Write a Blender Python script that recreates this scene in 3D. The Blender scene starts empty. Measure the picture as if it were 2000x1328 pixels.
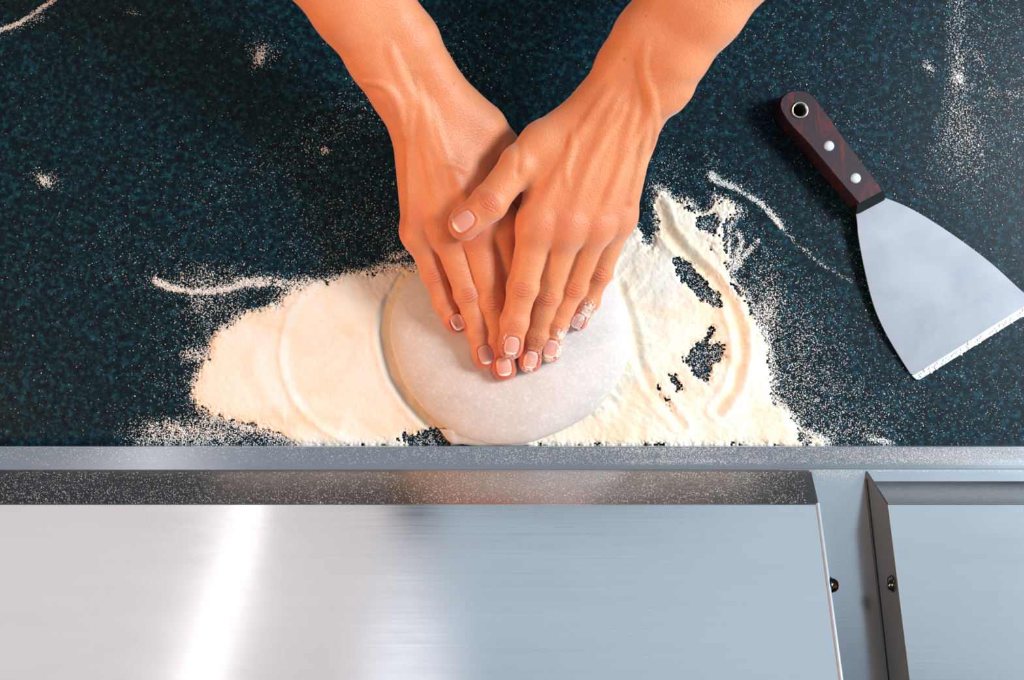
import bpy, bmesh, math, random
import numpy as np
from mathutils import Vector, Matrix
random.seed(4)
rng = np.random.default_rng(7)

# ------------------------------------------------------------------ camera, world, lights, exposure
H = 0.80              # lens height above the granite top (z = 0), metres
S = 1.0 / 3000.0      # metres per photograph pixel on the granite
CX, CY = 1000.0, 664.0
def W(px, py, z=0.0):
    k = S * (H - z) / H
    return ((px - CX) * k, -(py - CY) * k, z)
scene = bpy.context.scene
COL = scene.collection
cam_d = bpy.data.cameras.new('camera')
cam = bpy.data.objects.new('camera', cam_d); COL.objects.link(cam)
cam.location = (0, 0, H)
cam_d.sensor_width = 36.0
cam_d.lens = 36.0 * (H / S) / 2000.0
cam_d.clip_start = 0.02
cam_d.dof.use_dof = True
cam_d.dof.focus_distance = 0.755
cam_d.dof.aperture_fstop = 8.0
scene.camera = cam
vs = scene.view_settings
vs.view_transform = 'Standard'; vs.look = 'None'; vs.exposure = 0.0; vs.gamma = 1.0
vs.use_curve_mapping = False
world = bpy.data.worlds.new('world'); scene.world = world
world.use_nodes = True
wb = world.node_tree.nodes['Background']
wb.inputs[0].default_value = (0.62, 0.76, 0.95, 1); wb.inputs[1].default_value = 0.11
def area(name, loc, target, sx, sy, power, color):
    l = bpy.data.lights.new(name, 'AREA'); l.shape = 'RECTANGLE'; l.size = sx; l.size_y = sy
    l.energy = power; l.color = color
    o = bpy.data.objects.new(name, l); COL.objects.link(o); o.location = loc
    d = Vector(target) - Vector(loc)
    o.rotation_euler = d.to_track_quat('-Z', 'Y').to_euler()
    return o
area('window_light', (1.20, 0.28, 1.15), (0, 0, 0), 0.38, 0.38, 30, (0.82, 0.92, 1.0))
area('side_fill', (1.35, 0.05, 0.38), (0, 0.05, 0.05), 0.6, 0.4, 11, (0.86, 0.92, 1.0))  # added low fill that whitens right-facing skin, not a known window
area('warm_lamp', (-1.15, -0.36, 0.62), (0, 0.05, 0.05), 0.35, 0.35, 14, (1.0, 0.46, 0.17))
area('steel_fill', (0.85, 1.6, 1.6), (0.5, 0.9, 0), 2.2, 1.5, 7.5, (0.74, 0.89, 1.0))  # added unseen cool source, there to brighten what the lids reflect
area('steel_fill', (0.0, -0.25, 1.75), (0.0, -0.2, 0), 2.6, 0.9, 2.7, (0.80, 0.90, 1.0))  # added overhead fill, lifts the reflection in the flat rim
area('steel_fill', (-1.015, 1.6, 1.6), (-0.72, 0.9, 0), 1.5, 1.5, 6.0, (1.0, 0.90, 0.88))  # added warm-white source for a pinkish glow on the lid's left part
tube = area('ceiling_tube', (-0.69, 0.75, 1.6), (-0.69, 0.75, 0), 0.03, 2.6, 1.05, (1.0, 0.93, 0.91))

# ------------------------------------------------------------------ helpers
def tag(o, label=None, cat=None, group=None, kind=None):
    if label: o['label'] = label
    if cat: o['category'] = cat
    if group: o['group'] = group
    if kind: o['kind'] = kind
    return o
def link(name, me, mat, parent=None, smooth=True):
    o = bpy.data.objects.new(name, me); COL.objects.link(o)
    if mat: me.materials.append(mat)
    if smooth and len(me.polygons): me.polygons.foreach_set('use_smooth', np.ones(len(me.polygons), bool))
    if parent is not None: o.parent = parent
    return o
def mesh_np(name, V, F):
    """V (n,3), F (m,k) all same k"""
    me = bpy.data.meshes.new(name)
    V = np.asarray(V, np.float32); F = np.asarray(F, np.int32)
    k = F.shape[1]
    me.vertices.add(len(V)); me.vertices.foreach_set('co', V.ravel())
    me.loops.add(F.size); me.loops.foreach_set('vertex_index', F.ravel())
    me.polygons.add(len(F)); me.polygons.foreach_set('loop_start', np.arange(0, F.size, k, dtype=np.int32))
    me.polygons.foreach_set('loop_total', np.full(len(F), k, np.int32))
    me.update(calc_edges=True); me.validate()
    return me
def empty(name, loc):
    o = bpy.data.objects.new(name, None); COL.objects.link(o); o.location = loc
    o.empty_display_size = 0.02
    return o
def seat(o, parent):           # parent keeping world placement
    o.parent = parent
    o.matrix_parent_inverse = Matrix.Translation(parent.location).inverted()
    return o
def mesh_bm(name, bm):
    bmesh.ops.recalc_face_normals(bm, faces=bm.faces)
    me = bpy.data.meshes.new(name); bm.to_mesh(me); bm.free(); return me
def bevel_mod(o, w, seg=2, ang=35):
    m = o.modifiers.new('b', 'BEVEL'); m.width = w; m.segments = seg; m.limit_method = 'ANGLE'; m.angle_limit = math.radians(ang)

class VN:                        # value noise on a lattice
    def __init__(s, seed): s.t = np.random.default_rng(seed).random((256, 256)).astype(np.float32)
    def __call__(s, x, y):
        xi = np.floor(x).astype(int); yi = np.floor(y).astype(int)
        fx = x - xi; fy = y - yi; fx = fx*fx*(3-2*fx); fy = fy*fy*(3-2*fy)
        a = s.t[xi & 255, yi & 255]; b = s.t[(xi+1) & 255, yi & 255]
        c = s.t[xi & 255, (yi+1) & 255]; d = s.t[(xi+1) & 255, (yi+1) & 255]
        return (a*(1-fx)+b*fx)*(1-fy)+(c*(1-fx)+d*fx)*fy
    def fbm(s, x, y, o=4):
        r = 0; a = 0.5; t = 0
        for i in range(o):
            r = r + a*s(x*2**i+17*i, y*2**i+5*i); t += a; a *= 0.5
        return r/t
noise = VN(3); noise2 = VN(11)

def seg_dist(X, Y, pts, closed=False):
    d = np.full(X.shape, 1e9, np.float32)
    n = len(pts)
    for i in range(n if closed else n-1):
        ax, ay = pts[i][:2]; bx, by = pts[(i+1) % n][:2]
        ex, ey = bx-ax, by-ay; L = ex*ex+ey*ey+1e-9
        t = np.clip(((X-ax)*ex+(Y-ay)*ey)/L, 0, 1)
        d = np.minimum(d, np.hypot(X-ax-t*ex, Y-ay-t*ey))
    return d
def inside(X, Y, pts):
    r = np.zeros(X.shape, bool); n = len(pts)
    for i in range(n):
        ax, ay = pts[i]; bx, by = pts[(i+1) % n]
        if ay == by: continue
        c = ((ay > Y) != (by > Y)) & (X < (bx-ax)*(Y-ay)/(by-ay)+ax)
        r ^= c
    return r
def sdist(X, Y, pts):            # positive inside
    d = seg_dist(X, Y, pts, True)
    return np.where(inside(X, Y, pts), d, -d)
def ease(x, a, b):
    t = np.clip((x-a)/(b-a), 0, 1); return t*t*(3-2*t)

def outline(pts, n=6, closed=True):
    """Catmull-Rom through pixel points"""
    out_ = []; m = len(pts)
    for i in range(m if closed else m-1):
        p = [np.array(pts[(i+k) % m] if closed else pts[min(max(i+k, 0), m-1)], float) for k in (-1, 0, 1, 2)]
        for s_ in range(n):
            t = s_/n
            out_.append(tuple(0.5*((2*p[1])+(-p[0]+p[2])*t+(2*p[0]-5*p[1]+4*p[2]-p[3])*t*t+(-p[0]+3*p[1]-3*p[2]+p[3])*t**3)))
    if not closed: out_.append(tuple(pts[-1]))
    return out_

# ------------------------------------------------------------------ materials
class N:
    def __init__(s, name):
        s.m = bpy.data.materials.new(name); s.m.use_nodes = True
        s.t = s.m.node_tree; s.b = s.t.nodes['Principled BSDF']; s._c = None
    def n(s, typ, **kw):
        nd = s.t.nodes.new(typ)
        for k, v in kw.items():
            if k.startswith('_'): setattr(nd, k[1:], v)
            else: nd.inputs[k.replace('__', ' ')].default_value = v
        return nd
    def l(s, a, b): s.t.links.new(a, b)
    def co(s, scale=(1, 1, 1), kind='Object'):
        tc = s.n('ShaderNodeTexCoord'); mp = s.n('ShaderNodeMapping'); mp.inputs['Scale'].default_value = scale; mp.inputs['Location'].default_value = (0.1371, 0.2113, 0.3777)
        mp.inputs['Rotation'].default_value = (0.0, 0.0, 0.0) if scale != (1, 1, 1) else (0.5, 0.35, 0.4)
        s.l(tc.outputs[kind], mp.inputs[0]); return mp.outputs[0]
    def noise(s, vec, scale, detail=3, rough=0.5, dist=0):
        nd = s.n('ShaderNodeTexNoise'); nd.inputs['Scale'].default_value = scale
        nd.inputs['Detail'].default_value = detail; nd.inputs['Roughness'].default_value = rough
        nd.inputs['Distortion'].default_value = dist
        if vec is not None: s.l(vec, nd.inputs['Vector'])
        return nd.outputs['Fac']
    def ramp(s, fac, stops, interp='LINEAR'):
        r = s.n('ShaderNodeValToRGB'); r.color_ramp.interpolation = interp
        el = r.color_ramp.elements
        while len(el) < len(stops): el.new(0.5)
        for e, (p, c) in zip(el, stops):
            e.position = p; e.color = (c if len(c) == 4 else (*c, 1))
        s.l(fac, r.inputs[0]); return r.outputs[0]
    def mix(s, fac, a, b, blend='MIX'):
        m = s.n('ShaderNodeMix'); m.data_type = 'RGBA'; m.blend_type = blend
        for sock, v in ((m.inputs[0], fac), (m.inputs[6], a), (m.inputs[7], b)):
            if hasattr(v, 'is_linked'): s.l(v, sock)
            elif isinstance(v, (int, float)): sock.default_value = v
            else: sock.default_value = (*v, 1) if len(v) == 3 else v
        return m.outputs[2]
    def math(s, op, a, b=0.0, clamp=False):
        m = s.n('ShaderNodeMath'); m.operation = op; m.use_clamp = clamp
        for sock, v in ((m.inputs[0], a), (m.inputs[1], b)):
            if hasattr(v, 'is_linked'): s.l(v, sock)
            else: sock.default_value = v
        return m.outputs[0]
    def bump(s, h, strength, dist, prev=None):
        b = s.n('ShaderNodeBump'); b.inputs['Strength'].default_value = strength; b.inputs['Distance'].default_value = dist
        s.l(h, b.inputs['Height'])
        if prev is not None: s.l(prev, b.inputs['Normal'])
        return b.outputs[0]
    def set(s, **kw):
        for k, v in kw.items():
            sock = s.b.inputs[k.replace('__', ' ')]
            if hasattr(v, 'is_linked'): s.l(v, sock)
            elif isinstance(v, tuple) and len(v) == 3 and sock.type == 'RGBA': sock.default_value = (*v, 1)
            else: sock.default_value = v
        return s

def mat_granite():
    a = N('black_granite'); v = a.co()
    n1 = a.noise(v, 270, 4, 0.7)
    base = a.ramp(n1, [(0.34, (0.0004, 0.003, 0.005)), (0.52, (0.0015, 0.013, 0.020)), (0.68, (0.005, 0.060, 0.088))])
    n2 = a.noise(v, 520, 2, 0.6)
    fl = a.ramp(n2, [(0.62, (0, 0, 0)), (0.76, (1, 1, 1))])
    base = a.mix(fl, base, (0.02, 0.085, 0.105))
    vo = a.n('ShaderNodeTexVoronoi'); vo.inputs['Scale'].default_value = 330; a.l(v, vo.inputs['Vector'])
    sp = a.ramp(vo.outputs['Distance'], [(0.0, (1, 1, 1)), (0.13, (0, 0, 0))])
    sel = a.ramp(a.noise(v, 60, 3), [(0.52, (0, 0, 0)), (0.66, (1, 1, 1))])
    base = a.mix(a.math('MULTIPLY', sp, sel), base, (0.12, 0.26, 0.30))
    a.set(Base__Color=base, Roughness=0.38, Specular__IOR__Level=0.15)
    return a.m
def mat_steel(name, col=(0.55, 0.57, 0.60), rough=0.33, aniso=0.75, axis=(4, 700, 700), tilt=0.0):
    a = N(name)
    v = a.co(axis)
    br = a.noise(v, 1.0, 3, 0.6)
    big = a.noise(a.co((3, 10, 10)), 3.0, 3, 0.6, 0.6)
    r = a.math('ADD', a.math('MULTIPLY', br, 0.06), a.math('MULTIPLY', big, 0.14))
    a.set(Base__Color=a.mix(a.ramp(big, [(0.3, (0, 0, 0)), (0.75, (1, 1, 1))]), col, tuple(min(1, c*1.12) for c in col)), Metallic=1.0,
          Roughness=a.math('ADD', r, rough-0.10), Anisotropic=aniso)
    # brushed along X: highlights stretch across the brushing, along Y
    cv = a.n('ShaderNodeCombineXYZ'); cv.inputs[1].default_value = 1.0
    a.l(cv.outputs[0], a.b.inputs['Tangent'])
    a.l(a.bump(br, 0.03, 0.0004), a.b.inputs['Normal'])
    return a.m
def mat_flour(name='flour'):
    a = N(name); v = a.co()
    big = a.noise(v, 26, 4, 0.6, 0.8); mid = a.noise(v, 160, 3, 0.6)
    at = a.n('ShaderNodeAttribute'); at.attribute_name = 'thin_shade'
    c = a.ramp(big, [(0.36, (0.82, 0.66, 0.48)), (0.5, (0.83, 0.73, 0.60)), (0.62, (0.84, 0.77, 0.67))])
    c = a.mix(at.outputs['Fac'], c, (0.80, 0.62, 0.40))
    c = a.mix(a.ramp(mid, [(0.68, (0, 0, 0)), (0.82, (1, 1, 1))]), c, (0.84, 0.66, 0.40))
    a.set(Base__Color=c, Roughness=1.0, Specular__IOR__Level=0.05)
    b1 = a.bump(a.noise(v, 700, 3, 0.7), 0.5, 0.0005)
    a.l(b1, a.b.inputs['Normal'])
    return a.m
def mat_dust():
    a = N('flour_grains'); a.set(Base__Color=(0.92, 0.90, 0.86), Roughness=1.0, Specular__IOR__Level=0.05); return a.m
def mat_dough():
    a = N('dough'); v = a.co()
    n = a.noise(v, 40, 5, 0.65, 0.5); f = a.noise(v, 420, 4, 0.7)
    c = a.ramp(n, [(0.35, (0.60, 0.53, 0.485)), (0.65, (0.68, 0.61, 0.565))])
    c = a.mix(a.ramp(f, [(0.5, (0, 0, 0)), (0.75, (1, 1, 1))]), c, (0.76, 0.71, 0.66))
    a.set(Base__Color=c, Roughness=0.75, Specular__IOR__Level=0.2, Subsurface__Weight=0.15, Subsurface__Radius=(0.01, 0.007, 0.004), Subsurface__Scale=0.4)
    a.l(a.bump(f, 0.25, 0.0006), a.b.inputs['Normal'])
    return a.m
def mat_skin():
    a = N('skin'); v = a.co()
    at = a.n('ShaderNodeAttribute'); at.attribute_name = 'red'
    fl = a.n('ShaderNodeAttribute'); fl.attribute_name = 'flour'
    n1 = a.noise(v, 45, 4, 0.6); n2 = a.noise(v, 900, 2, 0.6)
    c = a.ramp(n1, [(0.3, (0.71, 0.235, 0.09)), (0.7, (0.81, 0.31, 0.135))])
    c = a.mix(at.outputs['Fac'], c, (0.60, 0.105, 0.045))
    c = a.mix(a.ramp(n2, [(0.45, (0, 0, 0)), (0.75, (0.4, 0.4, 0.4))]), c, (0.58, 0.20, 0.09))
    nf = a.noise(v, 620, 3, 0.75)
    fm = a.math('MULTIPLY', a.math('SUBTRACT', a.math('ADD', nf, a.math('MULTIPLY', fl.outputs['Fac'], 0.30)), 0.66), 8.0, True)
    fm = a.math('MULTIPLY', fm, a.math('MULTIPLY', fl.outputs['Fac'], 2.0, True))
    c = a.mix(fm, c, (0.86, 0.76, 0.66))
    rr = a.mix(fm, (0.47, 0.47, 0.47), (1, 1, 1))
    a.set(Base__Color=c, Roughness=rr, Specular__IOR__Level=0.5, Sheen__Weight=0.5, Sheen__Roughness=0.4, Sheen__Tint=(0.85, 0.92, 1.0, 1),
          Subsurface__Weight=0.10, Subsurface__Radius=(0.010, 0.0035, 0.0015), Subsurface__Scale=0.35)
    vo = a.n('ShaderNodeTexVoronoi'); vo.inputs['Scale'].default_value = 900; a.l(v, vo.inputs['Vector'])
    b = a.bump(vo.outputs['Distance'], 0.45, 0.0004)
    b = a.bump(a.noise(v, 380, 4, 0.7), 0.35, 0.0006, b)
    b = a.bump(fm, 0.4, 0.0004, b)
    a.l(b, a.b.inputs['Normal'])
    return a.m
def mat_nail():
    a = N('fingernail'); v = a.co()
    at = a.n('ShaderNodeAttribute'); at.attribute_name = 'tip'
    fl = a.n('ShaderNodeAttribute'); fl.attribute_name = 'flour'
    c = a.ramp(at.outputs['Fac'], [(0.0, (0.80, 0.52, 0.43)), (0.10, (0.74, 0.33, 0.25)), (0.82, (0.76, 0.36, 0.28)), (0.88, (0.88, 0.74, 0.62)), (1.0, (0.9, 0.78, 0.66))])
    nf = a.noise(v, 700, 3, 0.75)
    fm = a.math('MULTIPLY', a.math('SUBTRACT', a.math('ADD', nf, a.math('MULTIPLY', fl.outputs['Fac'], 0.3)), 0.60), 6.0, True)
    fm = a.math('MULTIPLY', fm, fl.outputs['Fac'])
    c = a.mix(fm, c, (0.84, 0.76, 0.72))
    a.set(Base__Color=c, Roughness=0.28, Specular__IOR__Level=0.5, Subsurface__Weight=0.15, Subsurface__Radius=(0.004, 0.002, 0.001), Subsurface__Scale=0.3)
    return a.m
def mat_wood():
    a = N('cherry_wood'); v = a.co((60, 14, 14))
    n = a.noise(v, 1.6, 5, 0.6, 1.2)
    c = a.ramp(n, [(0.34, (0.016, 0.007, 0.014)), (0.54, (0.028, 0.006, 0.011)), (0.66, (0.11, 0.010, 0.009)), (0.78, (0.035, 0.006, 0.008))])
    w = a.noise(a.co(), 520, 3, 0.7)
    c = a.mix(a.ramp(w, [(0.72, (0, 0, 0)), (0.82, (1, 1, 1))]), c, (0.42, 0.25, 0.20))
    a.set(Base__Color=c, Roughness=0.5, Specular__IOR__Level=0.4)
    a.l(a.bump(n, 0.15, 0.0004), a.b.inputs['Normal'])
    return a.m
def mat_plain(name, col, rough=0.5, metal=0.0, spec=0.5):
    a = N(name); n = a.noise(a.co(), 300, 3)
    a.set(Base__Color=a.mix(n, tuple(c*0.9 for c in col), tuple(min(1, c*1.08) for c in col)), Roughness=rough, Metallic=metal, Specular__IOR__Level=spec)
    return a.m
def mat_blade():
    a = N('scraper_steel'); v = a.co()
    n = a.noise(v, 30, 4, 0.6, 0.5); w = a.noise(v, 420, 3, 0.7)
    c = a.ramp(n, [(0.3, (0.25, 0.27, 0.30)), (0.7, (0.32, 0.33, 0.355))])
    c = a.mix(a.ramp(w, [(0.70, (0, 0, 0)), (0.80, (1, 1, 1))]), c, (0.50, 0.49, 0.49))
    a.set(Base__Color=c, Metallic=0.45, Roughness=0.55, Specular__IOR__Level=0.2)
    return a.m
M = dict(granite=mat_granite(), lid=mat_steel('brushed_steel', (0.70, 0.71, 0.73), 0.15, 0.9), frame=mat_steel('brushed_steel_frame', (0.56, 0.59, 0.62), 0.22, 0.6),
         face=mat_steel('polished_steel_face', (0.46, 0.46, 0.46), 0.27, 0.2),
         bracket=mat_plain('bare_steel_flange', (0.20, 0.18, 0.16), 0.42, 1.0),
         flour=mat_flour(), dust=mat_dust(), dough=mat_dough(), skin=mat_skin(), nail=mat_nail(), wood=mat_wood(),
         blade=mat_blade(), rivet=mat_plain('aluminium_rivet', (0.50, 0.55, 0.60), 0.5, 0.4),
         brass=mat_plain('eyelet_metal', (0.85, 0.80, 0.66), 0.25, 1.0),
         black=mat_plain('black_bolster', (0.002, 0.006, 0.007), 0.6, 0, 0.15), screw=mat_plain('screw_metal', (0.10, 0.12, 0.13), 0.12, 1.0),
         shirt=mat_plain('dark_cotton', (0.012, 0.013, 0.016), 0.95, 0, 0.1))

# ------------------------------------------------------------------ granite worktop
def box(name, x0, x1, y0, y1, z0, z1, mat, bev=0.0, parent=None):
    bm = bmesh.new()
    bmesh.ops.create_cube(bm, size=1.0)
    for v in bm.verts:
        v.co = Vector((x0 if v.co.x < 0 else x1, y0 if v.co.y < 0 else y1, z0 if v.co.z < 0 else z1))
    if bev: bmesh.ops.bevel(bm, geom=bm.edges[:], offset=bev, segments=2, affect='EDGES')
    return link(name, mesh_bm(name, bm), mat, parent, smooth=False)
wt = box('worktop', -0.95, 0.95, -0.42, 0.42, -0.035, 0.0, M['granite'], 0.003)
tag(wt, 'speckled black granite worktop dusted with flour under everything', 'worktop')

# ------------------------------------------------------------------ steel rail: frame, two lids
def prof(pts):   # (py, z) -> (y, z)
    return [(W(0, p, z)[1], z) for p, z in pts]
def strip(name, X0, X1, prof_pts, mat, thick=0.0012, parent=None, bev=0.0006, close=None):
    """sheet following a y,z profile between X0 and X1"""
    bm = bmesh.new()
    top = prof_pts
    n = len(top)
    vs_ = []
    for X in (X0, X1):
        up = [bm.verts.new((X, y, z)) for y, z in top]
        lo = []
        for i, (y, z) in enumerate(top):
            a = top[max(i-1, 0)]; b = top[min(i+1, n-1)]
            ty, tz = b[0]-a[0], b[1]-a[1]; L = math.hypot(ty, tz)
            ny, nz = tz/L, -ty/L            # left normal; profile runs toward -y so nz>0
            lo.append(bm.verts.new((X, y-ny*thick, z-nz*thick)))
        vs_.append((up, lo))
    (u0, l0), (u1, l1) = vs_
    for i in range(n-1):
        bm.faces.new((u0[i], u0[i+1], u1[i+1], u1[i])); bm.faces.new((l0[i], l1[i], l1[i+1], l0[i+1]))
        bm.faces.new((u0[i], l0[i], l0[i+1], u0[i+1])); bm.faces.new((u1[i], u1[i+1], l1[i+1], l1[i]))
    bm.faces.new((u0[0], u1[0], l1[0], l0[0])); bm.faces.new((u0[-1], l0[-1], l1[-1], u1[-1]))
    o = link(name, mesh_bm(name, bm), mat, None, smooth=False)
    if bev: bevel_mod(o, bev, 2)
    if parent is not None: seat(o, parent)
    return o
ZR = 0.010
XL = 575.5*S          # right end of the long lid
XR = 680.0*S          # left flange of the short lid
fr = empty('rail_frame', (0, -0.09, 0.0))
tag(fr, 'floury brushed steel rim and channel carrying the two steel lids', 'steel rail')
yF = W(0, 872, ZR)[1]; y18 = W(0, 918, ZR+.001)[1]; y28 = W(0, 1328, .060)[1]
slope_c = (0.060-0.011)/(y18-y28)
yB = -0.34
fp = [(yF, 0.0005), (yF, ZR), (y18, ZR+.001), (yB, ZR+.001+slope_c*(y18-yB))]
strip('rim', -0.80, 0.80, [(yF+0.0001, 0.001), (yF, ZR), (y18, ZR+.001)], M['frame'], 0.001, fr, 0.0008)
strip('channel_floor', XL-0.02, 0.80, [(y18+0.001, ZR+.0012), (yB, ZR+.0012+slope_c*(y18-yB))], M['frame'], 0.001, fr)
box('frame_back', -0.80, 0.80, yB-0.012, yB, 0.0005, 0.065, M['frame'], 0.001).parent = None
seat(bpy.data.objects['frame_back'], fr)
# long lid
zf0, zf1, zl = 0.0115, 0.0345, 0.0885
zg1, zgl = 0.0575, 0.0985      # the short lid stands higher
y85 = W(0, 985, zf1)[1]; yb28 = W(0, 1328, zl)[1]
sl = (zl-zf1)/(y85-yb28)
zB = zf1+sl*(y85-yB)
g85 = W(0, 985, zg1)[1]; g28 = W(0, 1328, zgl)[1]; zGB = zg1+(zgl-zg1)/(g85-g28)*(g85-yB)
def lid_side(name, X, y_front, mat, parent, thick=0.0012, sgn=1, tipped=False, y_tip=None):
    bm = bmesh.new()
    if tipped: out = [(y_tip, ZR+.0015), (y_tip-0.0015, ZR+.007), (g85, zg1), (yB, zGB), (yB, ZR+.0015+slope_c*(y18-yB)+.001)]
    else: out = [(y_front-0.0005, zf0+.001), (y85-.001, zf1-.002), (yB, zB-.002), (yB, ZR+.002+slope_c*(y18-yB)+.002)]
    a = [bm.verts.new((X, y, z)) for y, z in out]; b = [bm.verts.new((X+sgn*thick, y, z)) for y, z in out]
    bm.faces.new(a); bm.faces.new(b[::-1])
    for i in range(len(out)): bm.faces.new((a[i], a[(i+1) % len(out)], b[(i+1) % len(out)], b[i]))
    o = link(name, mesh_bm(name, bm), mat, None, smooth=False); bevel_mod(o, 0.0004, 2)
    return seat(o, parent)
lidA = empty('steel_lid', (-0.1, -0.2, 0.02))
tag(lidA, 'long brushed steel lid with a bright light streak, left of the channel', 'lid')
strip('lid_panel', -0.80, XL-0.0022, [(y85+0.0001, zf1), (yb28, zl), (yB, zB)], M['lid'], 0.0012, lidA, 0.0005)
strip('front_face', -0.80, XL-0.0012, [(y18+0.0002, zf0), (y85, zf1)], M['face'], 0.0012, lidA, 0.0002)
# rolled edge bead at the right end of the lid
def tube_mesh(name, pts, r, mat, parent, seg=12, smooth=True):
    V = []; F = []
    for i, p in enumerate(pts):
        p = Vector(p); a = Vector(pts[max(i-1, 0)]); b = Vector(pts[min(i+1, len(pts)-1)])
        t = (b-a).normalized(); u = t.cross(Vector((0, 0, 1))).normalized(); w = u.cross(t)
        rr = r[i] if isinstance(r, (list, tuple)) else r
        for k in range(seg):
            an = 2*math.pi*k/seg; V.append(p+u*math.cos(an)*rr+w*math.sin(an)*rr)
    for i in range(len(pts)-1):
        for k in range(seg):
            F.append((i*seg+k, i*seg+(k+1) % seg, (i+1)*seg+(k+1) % seg, (i+1)*seg+k))
    o = link(name, mesh_np(name, [tuple(v) for v in V], F), mat, None, smooth)
    return seat(o, parent) if parent is not None else o
tube_mesh('rolled_edge', [(XL-0.0012, y85+.0003, zf1-.0008), (XL-0.0012, yb28, zl-.0004), (XL-0.0012, yB, zB-.0004)], 0.00135, M['rivet'], lidA)
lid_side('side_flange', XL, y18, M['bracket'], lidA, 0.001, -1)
lidB = empty('steel_lid', (0.30, -0.2, 0.02))
tag(lidB, 'short pale blue steel lid with a pointed dark side flange, right of the channel', 'lid')
y40 = W(0, 940, 0.018)[1]
strip('lid_panel', XR+0.0002, 0.80, [(g85+0.0001, zg1), (g28, zgl), (yB, zGB)], M['lid'], 0.0012, lidB, 0.0004)
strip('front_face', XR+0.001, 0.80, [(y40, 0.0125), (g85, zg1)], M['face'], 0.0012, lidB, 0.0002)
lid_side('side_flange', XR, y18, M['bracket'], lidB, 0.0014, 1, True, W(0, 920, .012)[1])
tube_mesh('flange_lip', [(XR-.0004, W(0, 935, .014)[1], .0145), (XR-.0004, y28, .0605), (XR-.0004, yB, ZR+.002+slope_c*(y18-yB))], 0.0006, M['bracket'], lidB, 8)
def screw(X, py, z, sgn, parent):
    y = W(0, py, z)[1]
    V = []; F = []; seg = 20
    prof_ = [(0.0052, 0.0), (0.0052, 0.0006), (0.0044, 0.0011), (0.0040, 0.0022), (0.0028, 0.0031), (0.0012, 0.0035)]
    for r, h in prof_:
        for k in range(seg):
            a = 2*math.pi*k/seg; V.append((X+sgn*h, y+r*math.cos(a), z+r*math.sin(a)))
    V.append((X+sgn*0.0033, y, z))
    for i in range(len(prof_)-1):
        for k in range(seg): F.append((i*seg+k, i*seg+(k+1) % seg, (i+1)*seg+(k+1) % seg, (i+1)*seg+k))
    me = bpy.data.meshes.new('screw'); me.from_pydata(V, [], F+[((len(prof_)-1)*seg+k, (len(prof_)-1)*seg+(k+1) % seg, len(V)-1) for k in range(seg)])
    o = link('screw', me, M['screw']); seat(o, parent)
screw(XL, 1143, 0.0565, 1.6, lidA)
screw(XR, 1140, 0.067, -1, lidB)

# ------------------------------------------------------------------ flour pile
OUT = [(830,523),(780,522),(742,524),(700,530),(660,538),(615,548),(585,560),(560,572),(540,590),(515,601),(490,606),(462,620),(430,640),(414,660),(406,690),(396,712),(382,728),(374,752),(376,775),(390,797),(420,812),(450,822),(480,834),(515,838),(540,845),(560,856),(580,876),
       (1612,876),(1612,858),(1590,850),(1566,838),(1540,800),(1511,779),(1507,719),(1501,674),(1478,628),(1462,574),(1441,558),(1428,529),(1424,487),(1424,442),(1449,409),(1420,385),(1395,376),(1387,409),(1370,413),(1346,392),(1317,388),(1296,367),(1277,361),(1277,405),(1281,450),(1269,479),(1255,467),(1238,434),(1200,440),(1150,500),(1000,520)]
def zz(L, sc=2.415, ox=1180, oy=330): return [(ox+x/sc, oy+y/sc) for x, y in L]
HOLES = [(zz([(330,430),(400,450),(470,520),(545,640),(500,635),(440,590),(350,490)]), 5, .75), (zz([(505,765),(470,800),(430,830),(380,900),(440,980),(490,1005),(505,910),(570,890),(540,825),(480,820)]), 3, 1.0),
         (zz([(300,975),(330,980),(370,1035),(340,1030)]), 3, .9), (zz([(250,1030),(270,1040),(310,1120),(280,1090)]), 4, .7),
         (zz([(1500,1175),(1600,1180),(1640,1150),(1700,1160),(1780,1150),(1770,1245),(1580,1245),(1480,1200)], 2.952, 280, 450), 6, .75),
         (zz([(930,1225),(960,1240),(965,1290),(940,1300),(915,1270)]), 3, .7),
         (zz([(430,240),(520,210),(560,270),(500,300),(450,290)]), 5, .6), (zz([(360,180),(420,170),(450,230),(400,215)]), 4, .5),
         (zz([(480,340),(520,350),(520,400),(480,390)]), 4, .4), (zz([(560,260),(650,200),(700,240),(620,420),(560,380)]), 8, .5)]
DOUGH = [(825,522),(795,550),(775,585),(764,620),(762,650),(768,690),(782,730),(805,770),(835,805),(870,838),(905,855),(950,866),(1000,868),(1040,861),(1090,843),(1140,817),(1180,782),(1210,742),(1228,700),(1234,660),(1231,620),(1217,580),(1195,550),(1160,524),(1080,500),(980,494),(900,500),(860,508)]
def flour_cover(X, Y):
    d = sdist(X, Y, OUT)
    nz = (noise.fbm(X/9., Y/9., 4)-.5)*16 + (noise2(X/2.4, Y/2.4)-.5)*15 + (noise2.fbm(X/24., Y/24., 2)-.5)*14
    soft = 0.35+0.65*ease(X, 1380, 1300)+0.0*X
    e = d + nz*np.where((X > 1370) & (Y < 600), 1.9, 1.0)
    for pts, s, w in HOLES:
        dh = sdist(X, Y, pts)
        e = np.minimum(e, 8-(dh+s+nz*0.9)*3.0*w + (1-w)*16)
    return e, d
st = 2.0
gx = np.arange(352, 1632, st); gy = np.arange(350, 876.5, st)
GX, GY = np.meshgrid(gx, gy, indexing='ij'); GX = GX.astype(np.float32); GY = GY.astype(np.float32)
cov, dist = flour_cover(GX, GY)
base = 2.6*(1-np.exp(-np.clip(cov, 0, 60)/9.0))
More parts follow.
